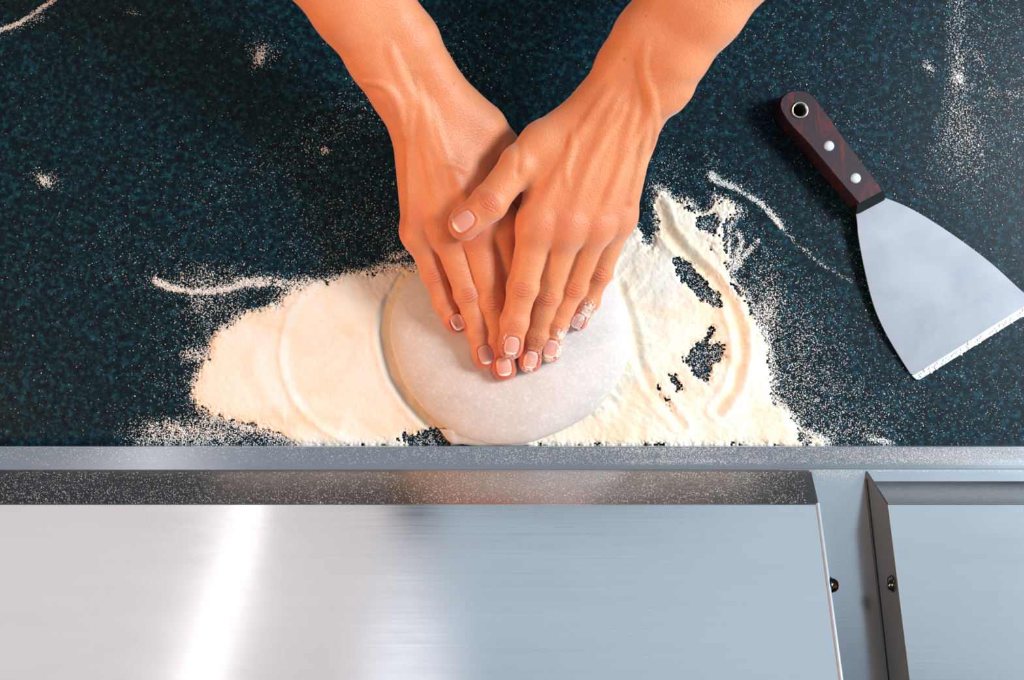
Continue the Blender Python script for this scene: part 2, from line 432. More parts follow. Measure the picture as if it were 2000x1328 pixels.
# old imprint of a dough disc, left
el = np.hypot((GX-745)/190.0, (GY-690)/178.0)
base += 0.9*np.exp(-((el-1.03)/0.035)**2)*ease(GX, 760, 640) - 0.8*ease(el, 1.0, 0.95)*ease(GX, 850, 760)
el2 = np.hypot((GX-800)/298.0, (GY-700)/190.0)
base += 0.8*np.exp(-((el2-1.0)/0.05)**2)*(GX < 560)*ease(GY, 640, 700)
# bank left of the dough
dd = -sdist(GX, GY, DOUGH)
bank = ease(dd, 14+6*noise(GX/40, GY/40), 24+6*noise(GX/40, GY/40))
base = np.where((GX < 900) & (dd < 60), base*(0.35+0.65*bank), base)
base += 1.0*np.exp(-((dd-30)/9)**2)*(GX < 880)*ease(GY, 560, 620)
# swirl and drag marks on the right
sw = seg_dist(GX, GY, [(1288,400),(1300,450),(1335,492),(1385,540),(1425,590),(1445,650),(1447,700),(1432,760),(1400,800)])
base += -1.5*np.exp(-(sw/9)**2) + 0.9*np.exp(-((sw-19)/7)**2)*(GX > 1250)
drag = seg_dist(GX, GY, [(1210,560),(1235,640),(1245,700),(1270,760),(1330,830)])
base += -0.8*np.exp(-(drag/8)**2)+0.5*np.exp(-((drag-16)/7)**2)
ang = np.arctan2(GY-650, GX-1050); rad = np.hypot(GX-1050, GY-650)
base += np.where(GX > 1150, 0.8, 0.25)*(noise.fbm(rad/26, ang*16, 4)-.5)*2
base += 1.0*(noise.fbm(GX/38, GY/38, 4)-.5) + 0.38*(noise2.fbm(GX/7, GY/7, 3)-.5)
smooth_zone = ease(el, 0.98, 0.9)
base += 0.12*(noise(GX/2.5, GY/2.5)-.5)
base = base*(1-0.0*smooth_zone)
base = np.clip(base, 0.12, None)*np.clip(cov/5, 0.12, 1)
keep = cov > 0
idx = -np.ones(keep.shape, int)
q = keep[:-1, :-1] & keep[1:, :-1] & keep[1:, 1:] & keep[:-1, 1:]
used = np.zeros_like(keep); used[:-1, :-1] |= q; used[1:, :-1] |= q; used[1:, 1:] |= q; used[:-1, 1:] |= q
idx[used] = np.arange(used.sum())
px = GX[used] + rng.normal(0, .25, used.sum()); py = GY[used] + rng.normal(0, .25, used.sum())
py = np.minimum(py, 873.5)
Vf = np.stack([(px-CX)*S, -(py-CY)*S, base[used]*0.001+0.0003], 1)
ii, jj = np.nonzero(q)
Ff = np.stack([idx[ii, jj], idx[ii, jj+1], idx[ii+1, jj+1], idx[ii+1, jj]], 1)
me = mesh_np('flour_pile', Vf, Ff)
thin_shade = np.clip(np.exp(-(sw/11)**2)*0.8 + 0.75*np.exp(-((dd-8)/10)**2)*(GX < 900) + .35*np.exp(-(drag/12)**2), 0, 1)[used]  # thin flour in the troughs, plus the dough's yellowish shadow painted at its left edge
me.attributes.new('thin_shade', 'FLOAT', 'POINT').data.foreach_set('value', thin_shade.astype(np.float32))
fo = link('flour', me, M['flour'])
tag(fo, 'spread bed of cream flour under and around the dough', 'flour', kind='stuff')

# ------------------------------------------------------------------ loose flour grains
cs = 3.0
ax = np.arange(-40, 2040, cs); ay = np.arange(-30, 872, cs)
AX, AY = np.meshgrid(ax, ay, indexing='ij'); AX = AX.astype(np.float32); AY = AY.astype(np.float32)
c2, d2 = flour_cover(AX, AY)
out = np.clip(-d2, 0, None)
D = np.zeros(AX.shape, np.float32) + 0.0016
patch = noise.fbm(AX/45, AY/45, 4); fine = noise2.fbm(AX/9, AY/9, 3)
def gauss(cx, cy, sx, sy, a=0.0):
    c, s_ = math.cos(a), math.sin(a)
    u = (AX-cx)*c+(AY-cy)*s_; v = -(AX-cx)*s_+(AY-cy)*c
    return np.exp(-(u/sx)**2-(v/sy)**2)
pat = 0.25+1.5*np.clip(patch-.25, 0, 1)
edge_w = np.where(AX < 700, 26, 30)
D += (d2 < 4)*(0.26*np.exp(-out/6) + 0.065*np.exp(-out/edge_w)*pat*(AY > 480))
D += 0.16*ease(c2, 7, -4)*(d2 > 0)*(0.3+fine)                                # grains in the bare holes
D += 0.17*ease(AY, 800, 835)*ease(AX, 200, 330)*ease(AX, 620, 520)*(0.3+1.0*fine)*(1+gauss(330, 850, 90, 30))*.9
D += 0.05*ease(AY, 560, 800)*ease(AX, 200, 420)*ease(AX, 600, 400)*pat
D += 0.10*gauss(430, 590, 60, 40)*pat + 0.22*gauss(378, 690, 25, 14)*fine*2 + .12*gauss(385, 590, 20, 22)
D += 0.07*gauss(410, 535, 70, 22)*2*fine + 0.05*gauss(700, 460, 120, 50)*pat
D += 0.05*gauss(1560, 740, 90, 110)*1.4 + 0.06*gauss(1540, 640, 60, 90)*pat + 0.035*gauss(1650, 800, 160, 70) + 0.07*gauss(1490, 500, 60, 80)*pat
D += 0.06*gauss(1500, 600, 30, 60)*fine*2 + 0.14*gauss(1500, 640, 12, 30)+0.1*gauss(1500, 590, 20, 30)
D += 0.045*gauss(1330, 330, 110, 60)*pat + .03*gauss(700, 230, 220, 50, -.5) + 0.012*ease(AX, 1250, 1500)*pat
D += 0.035*gauss(300, 480, 160, 120)*pat*.5 + .018*gauss(640, 380, 200, 90)*pat
# right-hand column of dust
cxs = 1868+(AY > 200)*(AY-200)*0.06
wd = 22+np.clip(AY-150, 0, 300)*0.22
D += (0.10+0.05*gauss(1868, 150, 30, 30))*np.exp(-((AX-cxs)/wd)**2)*ease(AX, 1838-np.clip(AY-180, 0, 200)*.35, 1846-np.clip(AY-180, 0, 200)*.35)*(AY < 420)*ease(AY, 430, 250)*1.1
D += 0.035*ease(AX, 1880, 1920)*pat*(AY < 330) + 0.14*gauss(1910, 115, 8, 22, -.5)+0.05*gauss(1960, 180, 60, 10, .1)
D += 0.30*gauss(1812, 130, 8, 14, -.6) + 0.45*gauss(1868, 152, 9, 8)
def line_d(pts, w, a, grad=None):
    global D
    d = seg_dist(AX, AY, pts)
    D += a*np.exp(-(d/w)**2)*(0.5+fine)
line_d([(0,58),(40,42),(72,20),(108,-4)], 3.2, 0.55); line_d([(0,58),(55,42),(80,30)], 8, .10)
line_d([(302,547),(330,560),(372,567),(415,567),(445,562),(480,550),(510,553)], 4.5, .85)
line_d([(470,548),(520,545),(570,556),(610,552)], 9, .25); line_d([(302,547),(470,552),(600,552)], 16, .09)
line_d([(1388,340),(1398,352),(1425,362),(1448,380),(1480,394),(1505,418),(1520,440)], 5, .8)
line_d([(1515,432),(1545,470),(1575,492),(1620,528),(1660,548)], 4, .16); line_d([(1388,342),(1402,356),(1440,372)], 7, .5); line_d([(1390,345),(1480,395),(1530,450)], 14, .08)
line_d([(1440,455),(1447,470),(1430,520)], 5, .5); line_d([(1478,470),(1450,500),(1440,520)], 5, .3)
line_d([(760,502),(800,490)], 5, .25); line_d([(740,520),(820,520)], 8, .3)
D += .35*gauss(505, 108, 9, 18, .3)+.06*gauss(515, 100, 30, 25)+.40*gauss(86, 352, 14, 8, .5)+.07*gauss(90, 348, 30, 18, .4)
D += .5*gauss(632, 292, 7, 5)+.15*gauss(257, 23, 12, 3, .2)
D += .5*gauss(1590, 862, 18, 8)+.4*gauss(1720, 860, 22, 6, .3)+.05*gauss(1680, 850, 90, 30)
# the wiped channel beside the right streak
wipe = seg_dist(AX, AY, [(1385,362),(1440,380),(1480,410),(1525,460),(1570,510),(1620,538),(1690,580)])
D *= 1-0.93*np.exp(-(wipe/10)**4)
D *= 1-0.6*gauss(1450, 250, 60, 90)
D[c2 > 6] *= 0.02
D[sdist(AX, AY, DOUGH) > 0] = 0
cnt = rng.poisson(np.clip(D, 0, .6)*cs*cs)
gi = np.repeat(np.arange(D.size), cnt.ravel())
sx_ = AX.ravel()[gi]+rng.random(len(gi))*cs; sy_ = AY.ravel()[gi]+rng.random(len(gi))*cs
sy_ok = sy_ < 871
sx_, sy_ = sx_[sy_ok], sy_[sy_ok]
sr = 0.00016+0.00018*rng.random(len(sx_))**2
sr *= 1+0.9*np.clip(D.ravel()[gi][sy_ok]/0.3, 0, 1); big = rng.random(len(sx_)) < 0.012; sr[big] *= 1.9
low = np.interp(0, [0], [0])
P0 = np.stack([(sx_-CX)*S, -(sy_-CY)*S, sr*0.55], 1)
# grains on the steel rim and the lid faces
def rimsample(n, x0, x1, y0, y1, f, zf):
    X = rng.uniform(x0, x1, n); Y = rng.uniform(y0, y1, n)
    k = rng.random(n) < f(X, Y); X, Y = X[k], Y[k]
    Z = zf(X, Y); r = 0.00008+0.00014*rng.random(len(X))
    kk = S*(H-Z)/H
    return np.stack([(X-CX)*kk, -(Y-CY)*kk, Z+r*.4], 1), r
g = lambda X, Y, cx, cy, sx, sy: np.exp(-((X-cx)/sx)**2-((Y-cy)/sy)**2)
rimf = lambda X, Y: np.clip(0.10+0.28*ease(X, 700, 1150)*noise.fbm(X/30, Y/14, 3)*1.3-.05*(X < 560)+1.0*g(X, Y, 1330, 905, 130, 9)*noise2.fbm(X/12, Y/8, 3)*1.7+.9*g(X, Y, 1300, 880, 110, 6)*noise.fbm(X/10, Y/6, 2)*1.5+.5*ease(X, 1560, 1700)*noise2.fbm(X/22, Y/12, 3)+1.2*g(X, Y, 1900, 897, 130, 14)*noise.fbm(X/14, Y/9, 3)*1.5+.6*g(X, Y, 87, 909, 8, 5), 0, 1)
rims = [rimsample(52000, 0, 2005, 874, 917, rimf, lambda X, Y: np.full(X.shape, ZR+.0006)),
        rimsample(16000, 1590, 2005, 918, 950, lambda X, Y: np.where(X < 1690, .35, 0.4)*ease(Y, 955, 918)*((X > 1705) | (X < 1685)), lambda X, Y: .0118+np.clip(Y-918, 0, None)*.00012*(X < 1690)),
        rimsample(26000, 0, 1575, 922, 983, lambda X, Y: 0.30+.6*ease(X, 700, 1300)*ease(X, 1590, 1450)*ease(Y, 985, 930)*noise.fbm(X/40, Y/20, 3)*1.3, lambda X, Y: zf0+(Y-918)/67*(zf1-zf0)+.0002)]
P1 = np.concatenate([P0]+[r[0] for r in rims]); R1 = np.concatenate([sr]+[r[1] for r in rims])
n = len(P1)
tet = np.array([[1, 1, 1], [1, -1, -1], [-1, 1, -1], [-1, -1, 1]], np.float32)/1.3
qn = rng.normal(size=(n, 4)); qn /= np.linalg.norm(qn, axis=1)[:, None]
w_, x_, y_, z_ = qn.T
Rm = np.stack([1-2*(y_*y_+z_*z_), 2*(x_*y_-z_*w_), 2*(x_*z_+y_*w_), 2*(x_*y_+z_*w_), 1-2*(x_*x_+z_*z_), 2*(y_*z_-x_*w_), 2*(x_*z_-y_*w_), 2*(y_*z_+x_*w_), 1-2*(x_*x_+y_*y_)], 1).reshape(n, 3, 3)
Vg = (P1[:, None, :]+np.einsum('nij,kj->nki', Rm, tet)*R1[:, None, None])
Vg[:, :, 2] = np.maximum(Vg[:, :, 2], 0.00002)
Fg = (np.arange(n)[:, None, None]*4+np.array([[0, 1, 2], [0, 3, 1], [0, 2, 3], [1, 3, 2]])[None]).reshape(-1, 3)
dg = link('flour_dusting', mesh_np('flour_dusting', Vg.reshape(-1, 3), Fg), M['dust'], smooth=False)
tag(dg, 'fine loose flour grains scattered over granite and steel rim', 'flour', kind='stuff')
print('grains', n)

# ------------------------------------------------------------------ implicit surfaces for the arms
class Field:
    def __init__(s, lo, hi, h):
        s.lo = np.array(lo, np.float64); s.h = h
        s.n = (np.ceil((np.array(hi)-s.lo)/h)+1).astype(int)
        s.f = np.full(s.n, 99.0, np.float32)
        s.ax = [(s.lo[i]+np.arange(s.n[i])*h).astype(np.float32) for i in range(3)]
    def box(s, lo, hi):
        a = np.clip(np.floor((np.array(lo)-s.lo)/s.h).astype(int), 0, s.n); b = np.clip(np.ceil((np.array(hi)-s.lo)/s.h).astype(int)+1, 0, s.n)
        return tuple(slice(a[i], b[i]) for i in range(3))
def cone_sdf(axs, a, b, r1, r2):
    X, Y, Z = np.meshgrid(*axs, indexing='ij', sparse=True)
    ba = b-a; l2 = float(ba@ba); rr = r1-r2; a2 = max(l2-rr*rr, 1e-6); il2 = 1/l2
    pax, pay, paz = X-a[0], Y-a[1], Z-a[2]
    y = pax*ba[0]+pay*ba[1]+paz*ba[2]; z = y-l2
    cx = pax*l2-ba[0]*y; cy = pay*l2-ba[1]*y; cz = paz*l2-ba[2]*y
    x2 = cx*cx+cy*cy+cz*cz
    y2 = y*y*l2; z2 = z*z*l2
    k = np.sign(rr)*rr*rr*x2
    d = (np.sqrt(x2*a2*il2)+y*rr)*il2-r1
    m1 = np.sign(z)*a2*z2 > k; m2 = np.sign(y)*a2*y2 < k
    d = np.where(m1, np.sqrt(x2+z2)*il2-r2, np.where(m2, np.sqrt(x2+y2)*il2-r1, d))
    return d.astype(np.float32)
def smin(a, b, k):
    if k <= 0: return np.minimum(a, b)
    h = np.maximum(k-np.abs(a-b), 0)/k
    return np.minimum(a, b)-h*h*k*0.25
def add(F, arr, a, b, r1, r2, k):
    a = np.array(a, float); b = np.array(b, float); m = k+3
    R = max(r1, r2)+m
    sl_ = F.box(np.minimum(a, b)-R, np.maximum(a, b)+R)
    if any(q_.stop-q_.start < 2 for q_ in sl_): return
    d = cone_sdf([F.ax[i][sl_[i]] for i in range(3)], a, b, r1, r2)
    arr[sl_] = smin(arr[sl_], d, k)
def mm(p):       # pixel + height(mm) -> world in mm
    w = W(p[0], p[1], p[2]/1000.0); return np.array([w[0]*1000, w[1]*1000, p[2]])
def surface_nets(f, lo, h):
    s_ = f < 0
    c = np.zeros(tuple(np.array(f.shape)-1), np.uint8)
    for dx in (0, 1):
        for dy in (0, 1):
            for dz in (0, 1):
                c += s_[dx:f.shape[0]-1+dx, dy:f.shape[1]-1+dy, dz:f.shape[2]-1+dz]
    act = (c > 0) & (c < 8)
    I, J, K = np.nonzero(act); ids = -np.ones(act.shape, np.int32); ids[I, J, K] = np.arange(len(I))
    cor = {}
    for dx in (0, 1):
        for dy in (0, 1):
            for dz in (0, 1): cor[(dx, dy, dz)] = f[I+dx, J+dy, K+dz]
    acc = np.zeros((len(I), 3)); num = np.zeros(len(I))
    for a in cor:
        for ax_ in range(3):
            if a[ax_] == 0:
                b = list(a); b[ax_] = 1; b = tuple(b)
                fa, fb = cor[a], cor[b]; m = (fa < 0) != (fb < 0)
                t = np.where(m, fa/np.where(m, fa-fb, 1), 0)
                p = np.array(a, float)[None].repeat(len(I), 0); p[:, ax_] = t
                acc[m] += p[m]; num[m] += 1
    V = (np.stack([I, J, K], 1)+acc/num[:, None])*h+lo
    Fs = []
    # edges along x,y,z
    for ax_ in range(3):
        sl0 = [slice(1, -1)]*3; sl1 = [slice(1, -1)]*3
        sl0[ax_] = slice(0, -1); sl1[ax_] = slice(1, None)
        A = s_[tuple(sl0)]; B = s_[tuple(sl1)]
        e = np.nonzero(A != B); off = [1, 1, 1]; off[ax_] = 0
        i = [e[k_]+off[k_] for k_ in range(3)]
        u, v = [(1, 2), (2, 0), (0, 1)][ax_]
        def cell(du, dv):
            q_ = [i[0].copy(), i[1].copy(), i[2].copy()]; q_[u] -= du; q_[v] -= dv
            return ids[q_[0], q_[1], q_[2]]
        Q = np.stack([cell(1, 1), cell(0, 1), cell(0, 0), cell(1, 0)], 1)
        flip = ~A[e]
        Q[flip] = Q[flip][:, ::-1]
        Fs.append(Q)
    F_ = np.concatenate(Fs); F_ = F_[(F_ >= 0).all(1)]
    return V, F_
def sample(F, P):
    g_ = (P-F.lo)/F.h; i = np.clip(np.floor(g_).astype(int), 0, F.n-2); t = g_-i
    r = 0
    for dx in (0, 1):
        for dy in (0, 1):
            for dz in (0, 1):
                w = (t[:, 0] if dx else 1-t[:, 0])*(t[:, 1] if dy else 1-t[:, 1])*(t[:, 2] if dz else 1-t[:, 2])
                r = r+w*F.f[i[:, 0]+dx, i[:, 1]+dy, i[:, 2]+dz]
    return r
def grad(F, P, e=0.8):
    g_ = np.stack([sample(F, P+np.eye(3)[i]*e)-sample(F, P-np.eye(3)[i]*e) for i in range(3)], 1)
    return g_/np.maximum(np.linalg.norm(g_, axis=1), 1e-6)[:, None]
UP = np.array([0, 0, 1.0])
def frame_(a, b):
    t = (b-a)/np.linalg.norm(b-a); s_ = np.cross(t, UP); s_ /= np.linalg.norm(s_); n_ = np.cross(s_, t); return t, s_, n_

def build_arm(spec, parent):
    res = 0.65
    pts = [mm(p[:3]) for c in spec['fingers'] for p in c['j']]+[mm(p[:3]) for p in spec['arm']]+[mm(p[:3]) for p in spec['thumb']['j']]
    lo = np.min(pts, 0)-[32, 20, 22]; hi = np.max(pts, 0)+[32, 6, 30]
    hi[1] = spec['cut']
    F = Field(lo, hi, res)
    # forearm: two bones side by side
    arr = F.f
    A = spec['arm']
    for (p, q_) in zip(A[:-1], A[1:]):
        a, b = mm(p[:3]), mm(q_[:3]); t, s_, n_ = frame_(a, b)
        for sg in (-1, 1):
            add(F, arr, a+s_*sg*p[4], b+s_*sg*q_[4], p[3], q_[3], 9)
    # metacarpals
    for (p, q_, k) in spec['meta']:
        add(F, arr, mm(p[:3]), mm(q_[:3]), p[3], q_[3], k)
    for (p, q_) in spec.get('bumps', []):
        add(F, arr, mm(p[:3]), mm(q_[:3]), p[3], q_[3], 6)
    # fingers
    fing = np.full_like(arr, 99.0)
    for c in spec['fingers']+[spec['thumb']]:
        J = c['j']; one = np.full_like(arr, 99.0)
        for a, b in zip(J[:-1], J[1:]):
            A_, B_ = mm(a[:3]), mm(b[:3])
            add(F, one, A_, B_, a[3], b[3], 2.0)
        for i in range(1, len(J)-1):       # joints swell slightly
            P_ = mm(J[i][:3]); t, s_, n_ = frame_(mm(J[i-1][:3]), mm(J[i+1][:3]))
            add(F, one, P_+s_*1.1+n_*0.5, P_-s_*1.1+n_*0.5, J[i][3]*.89, J[i][3]*.89, 4)
        # pulp
        Tn = mm(J[-1][:3]); Pn = mm(J[-2][:3]); t, s_, n_ = frame_(Pn, Tn); r = J[-1][3]
        add(F, one, Tn-t*3+s_*0.6-n_*0.6, Tn+t*0.5-s_*0.5-n_*0.9, r*.9, r*.86, 3)
        lo_ = [min(mm(j[:3])[i] for j in J)-14 for i in range(3)]; hi_ = [max(mm(j[:3])[i] for j in J)+14 for i in range(3)]
        bx = F.box(lo_, hi_)
        fing[bx] = smin(fing[bx], one[bx], 0.5)
        one = None
    # one smooth body: fingers rooted in the palm
    arr[:] = smin(arr, fing, 6.0)
    for c in spec['tendons']:
        add_cord(F, arr, [mm(p[:3]) for p in c['p']], c['r'], c['k'])
    F.f = arr
    V, Q = surface_nets(F.f, F.lo, F.h)
    Nn = grad(F, V, 1.0)
    V -= Nn*np.clip(sample(F, V), -.4, .4)[:, None]*0.8
    disp = np.zeros(len(V)); red = np.zeros(len(V)); flour = np.zeros(len(V))
    upm = np.clip(Nn[:, 2]*1.6, 0, 1)
    nails = []
    for c in spec['fingers']+[spec['thumb']]:
        J = c['j']; isT = c is spec['thumb']
        joints = [(len(J)-3, 1.0), (len(J)-2, .75)] if not isT else [(len(J)-2, 1.1)]
        for ji, amp in joints:
            P_ = mm(J[ji][:3]); t, s_, n_ = frame_(mm(J[ji-1][:3]), mm(J[ji+1][:3])); r = J[ji][3]
            rel = V-P_; u = rel@t; v = rel@s_; w = rel@n_
            near = (np.abs(u) < 14) & (np.abs(v) < r*1.5) & (w > -2) & (np.abs(w) < r*2)
            m = near*upm*np.exp(-(v/(r*.72))**4)
            if ji == len(J)-3 or isT:
                for u0, cu, dp, sg in ((-4.4, .05, .22, .55), (-2.5, .035, .36, .5), (-0.5, .01, .42, .5), (1.6, -.025, .40, .5), (3.7, -.045, .24, .5)):
                    wob = .22*np.sin(v*.9+u0*3)
                    g_ = amp*m*np.exp(-((u-u0+wob-cu*v*v)/sg)**2)
                    disp -= 1.35*dp*g_; red += .55*g_  # grooves also tinted darker red, crease shade put into the skin colour
                ring = np.hypot(u/5.2, v/(r*.75)); disp += .20*m*np.exp(-(ring/.9)**2)
                red += .32*m*np.exp(-(ring/1.15)**2)
            else:
                for u0, dp in ((-1.8, .20), (0, .34), (1.7, .22)):
                    disp -= 1.5*dp*m*np.exp(-((u-u0+.25*np.sin(v*1.5+u0))/.45)**2)
                red += .30*m*np.exp(-np.hypot(u/4, v/(r*.8))**2)
        # fingertip colour and flour
        P_ = mm(J[-1][:3]); t, s_, n_ = frame_(mm(J[-2][:3]), P_)
        rel = V-P_; u = rel@t; v = rel@s_; w = rel@n_
        nearf = (np.abs(v) < J[-1][3]*1.45) & (np.abs(w) < J[-1][3]*1.8) & (u > -30) & (u < 14)
        red += nearf*(c.get('tipred', .45)*np.exp(-((u-3)/8)**2)+.10)
        if 'flour' in c:
            for (fu, fv, fw, fa) in c['flour']: flour = np.maximum(flour, nearf*fa*np.exp(-(((u-fu)/fw)**2+((v-fv)/5.0)**2)))
        # nail frame
        nc = mm(c['nail'][:2]+(J[-1][2]+J[-1][3]-1,))
        L2, W2 = c['nail'][2]/2, c['nail'][3]/2
        nl = np.cross(s_, t)
        if c.get('roll'): 
            a_ = math.radians(c['roll']); s2 = s_*math.cos(a_)+nl*math.sin(a_); nl = nl*math.cos(a_)-s_*math.sin(a_); s_ = s2
        rel = V-nc; u = rel@t; v = rel@s_; w = rel@nl
        rho = (np.abs(u/L2)**2.8+np.abs(v/W2)**2.8)**(1/2.8)
        mk = (np.abs(w) < 7) & (Nn@nl > .15) & (rho < 1.9)
        disp -= mk*.45*np.exp(-((rho-1.04)/.08)**2)*(u < L2*1.02)
        disp += mk*.40*np.exp(-((rho-1.26)/.12)**2)*(u < L2*.55)
        disp -= mk*.30*(rho < 1.0)
        red += mk*.5*np.exp(-((rho-1.1)/.12)**2)
        nails.append((nc, t, s_, nl, L2, W2, c.get('nflour', 0.0), J))
    for (x, y, z, r, a_) in spec['redspots']:
        P_ = mm((x, y, z)); red += a_*np.exp(-(np.hypot(V[:, 0]-P_[0], V[:, 1]-P_[1])/r)**2)*upm
    for (pl, dp, sg) in spec.get('creases', []):
        Pc = [mm(p) for p in pl]
        d = seg_dist(V[:, 0], V[:, 1], Pc); disp -= dp*np.exp(-(d/sg)**2)*upm
    V2 = V+Nn*disp[:, None]
    me = mesh_np(spec['name'], V2/1000.0, Q)
    me.attributes.new('red', 'FLOAT', 'POINT').data.foreach_set('value', np.clip(red, 0, 1).astype(np.float32))
    me.attributes.new('flour', 'FLOAT', 'POINT').data.foreach_set('value', np.clip(flour, 0, 1).astype(np.float32))
    o = link(spec['name'], me, M['skin']); seat(o, parent); o['label'] = spec['label']
    for (nc, t, s_, nl, L2, W2, nf, J) in nails:
        if nf < 0: continue
        nu, nv = 22, 18
        U, Vv = np.meshgrid(np.linspace(-1, 1, nu), np.linspace(-1, 1, nv), indexing='ij')
        # square -> superellipse
        rr = np.maximum(np.abs(U), np.abs(Vv)); an = np.arctan2(Vv, U); p = 2.8
        se = (np.abs(np.cos(an))**p+np.abs(np.sin(an))**p)**(-1/p)
        uu = rr*np.cos(an)*se*L2; vv = rr*np.sin(an)*se*W2
        P_ = nc+uu.ravel()[:, None]*t+vv.ravel()[:, None]*s_
        # plate curvature: fit to surface
        h_ = np.full(len(P_), 6.0)
        for it in range(60):
            d = sample(F, P_+nl*h_[:, None]); h_ -= np.clip(d*.7, -.6, .6)
        h2 = h_.reshape(nu, nv)
        A_ = np.stack([np.ones(h_.size), uu.ravel(), vv.ravel(), uu.ravel()**2, vv.ravel()**2, (vv.ravel())**4], 1)
        co, *_ = np.linalg.lstsq(A_, h_, rcond=None); hs = A_@co
        rim = rr.ravel()
        top = hs+0.16-0.34*np.clip((rim-.86)/.14, 0, 1)**2
        Pt = P_+nl*top[:, None]; Pb = P_+nl*(top-0.55)[:, None]
        Vn = np.concatenate([Pt, Pb])/1000.0
        fc = []
        gid = np.arange(nu*nv).reshape(nu, nv)
        fc += np.stack([gid[:-1, :-1], gid[1:, :-1], gid[1:, 1:], gid[:-1, 1:]], -1).reshape(-1, 4).tolist()
        fc += (np.stack([gid[:-1, :-1], gid[:-1, 1:], gid[1:, 1:], gid[1:, :-1]], -1).reshape(-1, 4)+nu*nv).tolist()
        bd = list(gid[:, 0])+list(gid[-1, 1:])+list(gid[-2::-1, -1])+list(gid[0, -2:0:-1])
        for i in range(len(bd)):
            a_, b_ = bd[i], bd[(i+1) % len(bd)]; fc.append([b_, a_, a_+nu*nv, b_+nu*nv])
        me = mesh_np('fingernail', Vn, fc)
        tip = np.tile((uu.ravel()/L2+1)/2+0.03*(vv.ravel()/W2)**2, 2)
        me.attributes.new('tip', 'FLOAT', 'POINT').data.foreach_set('value', tip.astype(np.float32))
        me.attributes.new('flour', 'FLOAT', 'POINT').data.foreach_set('value', np.full(len(Vn), nf, np.float32))
        no = link('fingernail', me, M['nail']); seat(no, parent); 
        mw = no.matrix_parent_inverse.copy(); no.parent = o; no.matrix_parent_inverse = Matrix.Identity(4)
    return F, o
def add_cord(F, arr, P, r, k):
    """a low ridge (tendon or vein) just under the skin, fading in and out at its ends"""
    P = np.array(outline([tuple(p[:2]) for p in P], 12, False))
    L = np.concatenate([[0], np.cumsum(np.hypot(*(P[1:]-P[:-1]).T))]); m = max(4, int(L[-1]/2.5)+1)
    q_ = np.linspace(0, L[-1], m); x = np.interp(q_, L, P[:, 0]); y = np.interp(q_, L, P[:, 1])
    top = np.full(m, np.nan)
    for i in range(m):
        a = int(round((x[i]-F.lo[0])/F.h)); b = int(round((y[i]-F.lo[1])/F.h))
        if 0 <= a < F.n[0] and 0 <= b < F.n[1]:
            cn = np.nonzero(arr[a, b] < 0)[0]
            if len(cn):
                j = cn[-1]; f0, f1 = arr[a, b, j], arr[a, b, min(j+1, F.n[2]-1)]
                top[i] = F.ax[2][j]+F.h*f0/(f0-f1-1e-9)
    ok = ~np.isnan(top)
    if ok.sum() < 3: return
    x, y, top = x[ok], y[ok], top[ok]; m = len(x)
    pad = np.pad(top, 2, mode='edge'); top = np.convolve(pad, np.array([1, 2, 3, 2, 1])/9., 'valid')
    e = np.minimum(np.arange(m), np.arange(m)[::-1])/max(m-1, 1)
    z = top-r*(0.72+1.1*np.clip(1-e/0.22, 0, 1)**1.5)
    Pn = np.stack([x, y, z], 1)
    cord = np.full_like(arr, 99.0)
    for i in range(m-1): add(F, cord, Pn[i], Pn[i+1], r, r, 0)
    bx = F.box(Pn.min(0)-r-k-4, Pn.max(0)+r+k+4)
    arr[bx] = smin(arr[bx], cord[bx], k)

person = empty('person', W(1000, -600, 0.0))
tag(person, 'person in dark clothes reaching in from the top, bare hands crossed pressing the dough', 'person')
